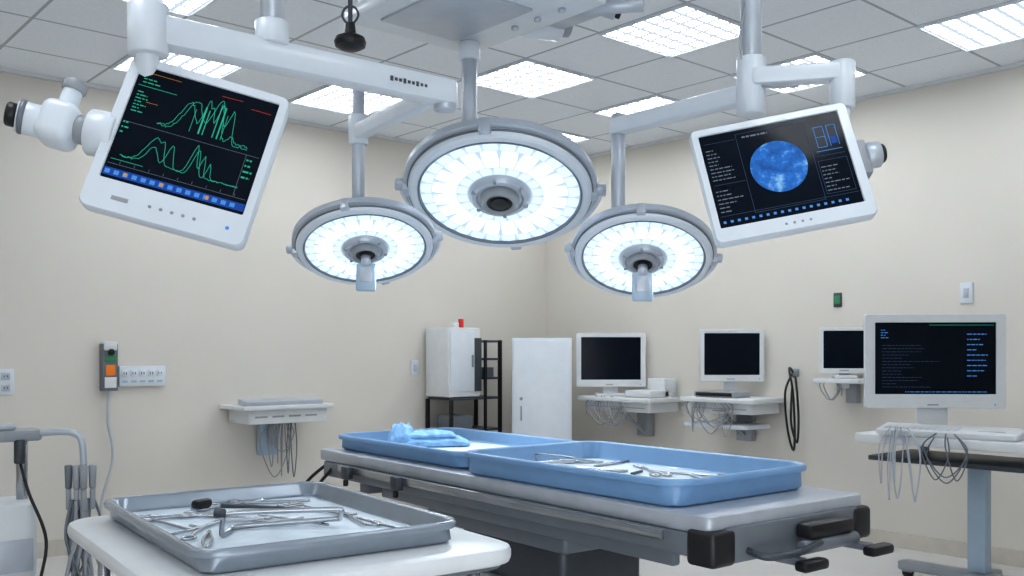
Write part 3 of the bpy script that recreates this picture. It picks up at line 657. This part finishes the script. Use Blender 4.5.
def wall_station(y0, y1, z, x0=5.62, second=False, seed=1, dark=False):
    R = root('wall_shelf', ((x0+XW)/2, (y0+y1)/2, z)); w = XW-x0; l = y1-y0
    slab(R, 'shelf_top', (-0.001, 0, 0), w-0.004, l, 0.035, 0.02, M['warmwhite'], 0.006)
    slab(R, 'drawer_body', (0.02, 0, -0.08), w-0.08, l-0.10, 0.08, 0.02, M['warmwhite'], 0.006)
    boxes(R, 'drawer_gap', [((-w/2+0.058, 0, -0.045), (0.006, l-0.2, 0.006)), ((-w/2+0.058, 0.0, -0.06), (0.008, 0.12, 0.012))], M['grey'])
    box(R, 'wall_bracket', (w/2-0.04, 0, -0.17), (0.06, 0.14, 0.26), M['grey'], 0.008)
    cyl(R, 'support_strut', (-w/4, 0, -0.075), (w/2-0.03, 0, -0.28), 0.015, M['grey'])
    if second:
        slab(R, 'lower_shelf', (0.0, 0.05, -0.19), w-0.1, l-0.1, 0.03, 0.02, M['white'], 0.006)
    if dark:
        box(R, 'recorder', (-0.06, 0.05, 0.058), (0.20, 0.36, 0.04), M['grey'], 0.006)
        box(R, 'recorder_panel', (-0.162, 0.05, 0.058), (0.006, 0.32, 0.025), M['black'], 0.001)
    else:
        box(R, 'tabletop_unit', (-0.02, -l/2+0.2, 0.065), (0.24, 0.26, 0.055), M['warmwhite'], 0.008)
        box(R, 'rear_unit', (0.12, -l/2+0.16, 0.11), (0.16, 0.18, 0.15), M['warmwhite'], 0.01)
    cable_fan(R, 'leads', -w/2+0.02, 0.1, 0.04, 7, 0.02, 0.25, 0.30, M['grey'], 0.0045, seed)
    return R
wall_station(4.83, 5.62, 0.90, 5.66, seed=2)
desk_monitor('display_monitor', (5.84, 5.40, 1.235), 0.58, 0.45, 0, 0.9355)
wall_station(3.90, 4.56, 0.93, 5.68, True, 5, True)
desk_monitor('display_monitor', (5.88, 4.22, 1.275), 0.48, 0.39, 0, 0.9655)
R = root('wall_shelf', (5.97, 3.36, 1.12))
slab(R, 'shelf_top', (0, 0, -0.03), 0.27, 0.34, 0.03, 0.01, M['warmwhite'], 0.005)
box(R, 'bracket', (0.10, 0, -0.10), (0.06, 0.08, 0.14), M['grey'], 0.006)
cable_fan(R, 'leads', -0.10, 0.05, 0.0, 4, 0.02, 0.1, 0.16, M['grey'], 0.004, 4)
desk_monitor('display_monitor', (5.93, 3.34, 1.31), 0.33, 0.31, -10, 1.1205)
CO = root('coiled_cable', (5.95, 3.78, 1.0), world=True)
dy = 0.17
tubes(CO, 'coil', [[(6.07, 3.66+dy, 1.15), (5.93, 3.60+dy, 1.18), (5.90, 3.55+dy, 1.0), (5.92, 3.55+dy, 0.72), (5.98, 3.60+dy, 0.60), (6.0, 3.66+dy, 0.75), (5.97, 3.66+dy, 1.0), (6.04, 3.66+dy, 1.12)],
                   [(6.05, 3.64+dy, 1.12), (5.95, 3.56+dy, 1.10), (5.92, 3.52+dy, 0.85), (5.95, 3.55+dy, 0.66), (6.0, 3.63+dy, 0.8), (6.03, 3.64+dy, 1.05)]], 0.008, M['black'], closed=(0,))
box(CO, 'cable_hook', (6.085, 3.65+dy, 1.15), (0.05, 0.04, 0.06), M['grey'], 0.006)

def plate(name, loc, w, h, side, m, kind=0):
    R = root(name, loc, (0, 0, 0) if side == 'L' else (0, 0, rad(-90)))
    box(R, 'plate', (0, -0.006, 0), (w, 0.012, h), m, 0.003)
    if kind == 0:
        box(R, 'rocker', (0, -0.014, 0), (w*0.4, 0.008, h*0.45), M['lgrey'], 0.002)
    elif kind == 1:
        for z in (-h*0.22, h*0.22):
            box(R, 'socket', (0, -0.013, z), (w*0.5, 0.006, h*0.28), M['lgrey'], 0.002)
            boxes(R, 'slots', [((-0.009, -0.017, z), (0.004, 0.002, 0.012)), ((0.009, -0.017, z), (0.004, 0.002, 0.012))], M['black'])
    elif kind == 2:
        box(R, 'panel', (0, -0.014, 0), (w*0.7, 0.006, h*0.6), M['green'], 0.002)
    return R
plate('light_switch', (4.61, YW, 1.167), 0.075, 0.13, 'L', M['white'])
plate('wall_outlet', (1.524, YW, 1.115), 0.10, 0.16, 'L', M['white'], 1)
plate('light_switch', (XW, 2.61, 1.672), 0.08, 0.13, 'R', M['white'])
plate('wall_thermostat', (XW, 3.495, 1.664), 0.06, 0.10, 'R', M['dgrey'], 2)

R = root('wall_power_strip', (2.36, YW, 1.138))
box(R, 'back_box', (0, -0.015, 0), (0.31, 0.03, 0.135), M['white'], 0.005)
for k in range(5):
    box(R, 'socket_%d' % k, (-0.12+0.058*k, -0.032, 0.02), (0.042, 0.008, 0.045), M['white'], 0.003)
    boxes(R, 'slots', [((-0.128+0.058*k, -0.037, 0.02), (0.004, 0.002, 0.016)), ((-0.112+0.058*k, -0.037, 0.02), (0.004, 0.002, 0.016))], M['black'])
boxes(R, 'labels', [((-0.12+0.058*k, -0.0315, -0.035), (0.035, 0.003, 0.014)) for k in range(5)], M['bluegrey'])
R = root('wall_gas_regulator', (2.134, YW, 1.2))
box(R, 'body', (0, -0.035, 0), (0.10, 0.07, 0.31), M['mgrey'], 0.008)
box(R, 'head', (0, -0.04, 0.14), (0.085, 0.08, 0.06), M['warmwhite'], 0.01)
box(R, 'orange_label', (0, -0.072, -0.02), (0.060, 0.006, 0.07), M['orange'], 0.002)
box(R, 'green_label', (0, -0.072, 0.055), (0.075, 0.006, 0.04), M['green'], 0.002)
box(R, 'lower_panel', (0, -0.072, -0.10), (0.075, 0.006, 0.07), M['warmwhite'], 0.002)
cyl(R, 'knob', (0, -0.075, 0.10), (0, -0.10, 0.10), 0.02, M['black'])
tubes(R, 'hose', [[(0, -0.04, -0.15), (-0.01, -0.05, -0.35), (0.02, -0.05, -0.6), (-0.06, -0.06, -0.9), (-0.04, -0.05, -1.15)]], 0.008, M['lgrey'])

R = root('wall_shelf', (3.26, 6.28, 0.865))
slab(R, 'shelf_top', (0, 0, 0.03), 0.72, 0.39, 0.03, 0.02, M['warmwhite'], 0.006)
slab(R, 'body', (0.02, 0.02, -0.07), 0.62, 0.34, 0.10, 0.02, M['warmwhite'], 0.006)
box(R, 'front_console', (-0.02, -0.10, 0.08), (0.60, 0.14, 0.04), M['lgrey'], 0.008, rot=(rad(8), 0, 0))
boxes(R, 'slots', [((-0.2+0.13*k, -0.152, -0.02), (0.09, 0.006, 0.012)) for k in range(4)], M['grey'])
box(R, 'bracket', (0, 0.15, -0.19), (0.14, 0.08, 0.26), M['bluegrey'], 0.01)
cyl(R, 'bracket_tube', (0, 0.08, -0.07), (0, 0.08, -0.24), 0.03, M['grey'])
cable_fan(R, 'leads', 0.05, 0.0, -0.06, 6, 0.16, 0.08, 0.42, M['grey'], 0.004, 11)
cable_fan(R, 'leads_dark', 0.12, 0.0, -0.06, 2, 0.12, 0.08, 0.46, M['mgrey'], 0.004, 12)

R = root('storage_rack', (4.98, 6.28, 0))
rx, ry = 0.26, 0.16
for x in (-rx, rx):
    for y in (-ry, ry):
        box(R, 'post', (x, y, 0.70 if x > 0 else 0.455), (0.028, 0.028, 1.40 if x > 0 else 0.91), M['black'], 0.003)
box(R, 'mid_post', (0.10, -ry, 0.70), (0.022, 0.022, 1.40), M['black'], 0.003)
for z in (0.15, 0.40, 0.65, 0.915): box(R, 'shelf', (0, 0, z), (2*rx, 2*ry, 0.02), M['dgrey'], 0.002)
for z in (1.08, 1.24, 1.39): box(R, 'upper_shelf', (0.18, 0, z), (0.17, 2*ry, 0.018), M['dgrey'], 0.002)
boxes(R, 'stored_boxes', [((0.19, 0.02, 1.13), (0.10, 0.24, 0.08)), ((-0.1, 0, 0.72), (0.2, 0.22, 0.11)), ((0, 0, 0.47), (0.3, 0.22, 0.12))], M['mgrey'])
R = root('equipment_cabinet', (4.88, 6.28, 0.9255))
box(R, 'body', (-0.02, 0, 0.29), (0.33, 0.32, 0.57), M['warmwhite'], 0.01)
box(R, 'door', (-0.05, -0.165, 0.30), (0.25, 0.016, 0.50), M['white'], 0.004)
box(R, 'door_handle', (0.05, -0.18, 0.30), (0.012, 0.02, 0.10), M['grey'], 0.003)
box(R, 'vent_panel', (0.115, -0.166, 0.27), (0.07, 0.014, 0.44), M['dgrey'], 0.003)
cyl(R, 'alarm_beacon', (0.02, -0.06, 0.57), (0.02, -0.06, 0.65), 0.022, M['red'])
cyl(R, 'beacon_base', (-0.04, -0.06, 0.57), (-0.04, -0.06, 0.62), 0.03, M['warmwhite'])
R = root('supply_cabinet', (5.43, 5.81, 0), (0, 0, CY))
box(R, 'body', (0, 0, 0.735), (0.49, 0.36, 1.36), M['white'], 0.008)
box(R, 'plinth', (0, 0.01, 0.03), (0.46, 0.32, 0.06), M['grey'], 0.003)
box(R, 'door_panel', (0, -0.187, 0.74), (0.46, 0.016, 1.31), M['white'], 0.004)
box(R, 'door_handle', (-0.17, -0.20, 0.80), (0.014, 0.02, 0.12), M['grey'], 0.003)
box(R, 'door_lock', (-0.17, -0.197, 0.92), (0.025, 0.01, 0.025), M['grey'], 0.003)

# ---------------------------------------------------------------- suction unit left
R = root('suction_unit', (0.97, 3.93, 0))
slab(R, 'base', (-0.04, 0.0, 0.09), 0.36, 0.36, 0.05, 0.06, M['grey'], 0.012)
for x, y in ((-0.17, -0.13), (0.09, -0.13), (-0.17, 0.13), (0.09, 0.13)): caster(R, 'caster', x, y, M['grey'], 0.04)
slab(R, 'pump_body', (-0.07, 0.03, 0.14), 0.24, 0.26, 0.60, 0.05, M['warmwhite'], 0.02)
box(R, 'pump_panel', (-0.05, -0.105, 0.55), (0.15, 0.01, 0.12), M['lgrey'], 0.003)
lathe(R, 'canister', [(0, 0), (0.055, 0), (0.06, 0.02), (0.062, 0.18), (0.066, 0.185), (0.066, 0.2), (0.02, 0.21), (0, 0.21)], M['bluegrey'], (0.11, -0.03, 0.14))
cyl(R, 'column', (0.02, 0.03, 0.72), (0.02, 0.03, 0.98), 0.02, M['steel'])
box(R, 'head', (-0.04, 0.02, 0.985), (0.24, 0.10, 0.045), M['grey'], 0.014)
box(R, 'head_top', (-0.08, 0.02, 1.018), (0.14, 0.08, 0.022), M['lgrey'], 0.008)
cyl(R, 'nozzle', (0.0, -0.02, 0.97), (0.0, -0.02, 0.88), 0.02, M['dgrey'])
tubes(R, 'hose_arm', [[(0.05, 0.0, 0.99), (0.14, -0.07, 0.995), (0.18, -0.10, 0.985), (0.195, -0.115, 0.95), (0.20, -0.12, 0.87)]], 0.013, M['lgrey'])
for k, (dx, dyy) in enumerate(((0.17, -0.13), (0.20, -0.11), (0.225, -0.14), (0.15, -0.10), (0.19, -0.15))):
    cyl(R, 'probe_%d' % k, (dx, dyy, 0.87), (dx, dyy, 0.78), 0.015, M['mgrey'] if k % 2 else M['grey'], r2=0.012)
    cyl(R, 'probe_tip_%d' % k, (dx, dyy, 0.78), (dx, dyy, 0.70), 0.010, M['grey'])
rnd = random.Random(4); L = []
for k in range(18):
    x, y = 0.14+rnd.uniform(0, 0.10), -0.13+rnd.uniform(-0.02, 0.02)
    L.append([(x, y, 0.74), (x+rnd.uniform(-.03, .03), y, 0.6), (x+rnd.uniform(-.07, .07), y+rnd.uniform(-.03, .03), 0.42), (x+rnd.uniform(-.09, .06), y, 0.3), (0.08+rnd.uniform(-.04, .05), -0.02, 0.2)])
tubes(R, 'hoses_grey', L[:9], 0.007, M['grey']); tubes(R, 'hoses_dark', L[9:], 0.005, M['mgrey'])
tubes(R, 'black_hose', [[(0.0, -0.02, 0.89), (0.01, -0.1, 0.78), (0.06, -0.14, 0.6), (0.03, -0.15, 0.4), (0.08, -0.1, 0.25)]], 0.006, M['black'])

# ---------------------------------------------------------------- lights, world, camera
def area(name, loc, target, sx, sy, e, col=(0.88, 0.94, 1)):
    ld = bpy.data.lights.new(name, 'AREA'); ld.shape = 'RECTANGLE'; ld.size = sx; ld.size_y = sy; ld.energy = e; ld.color = col
    o = bpy.data.objects.new(name, ld); sc.collection.objects.link(o); o.location = loc
    o.rotation_euler = (Vector(target)-Vector(loc)).to_track_quat('-Z', 'Y').to_euler()
area('added_front_fill', (-1.3, -1.5, 1.9), (3.0, 3.4, 1.9), 3.0, 1.6, 18)  # added fill behind the camera, no fixture in the room
area('added_up_fill', (0.2, -0.4, 0.9), (1.6, 1.4, 3.05), 2.0, 2.0, 28)  # added fill aimed up to brighten the ceiling, not a room lamp
w = bpy.data.worlds.new('world'); sc.world = w; w.use_nodes = True
w.node_tree.nodes['Background'].inputs[0].default_value = (0.8, 0.88, 1, 1)
w.node_tree.nodes['Background'].inputs[1].default_value = 0.3
cam = bpy.data.cameras.new('camera'); co = bpy.data.objects.new('camera', cam); sc.collection.objects.link(co)
co.location = (0, 0, 1.3); co.rotation_euler = (rad(90), 0, CY)
cam.sensor_width = 36; cam.lens = 36*951/1024; cam.shift_y = (352-288)/1024
cam.clip_start = 0.05
sc.camera = co
sc.view_settings.view_transform = 'Standard'
try: sc.view_settings.look = 'Medium High Contrast'
except Exception as ex: print('look', ex)
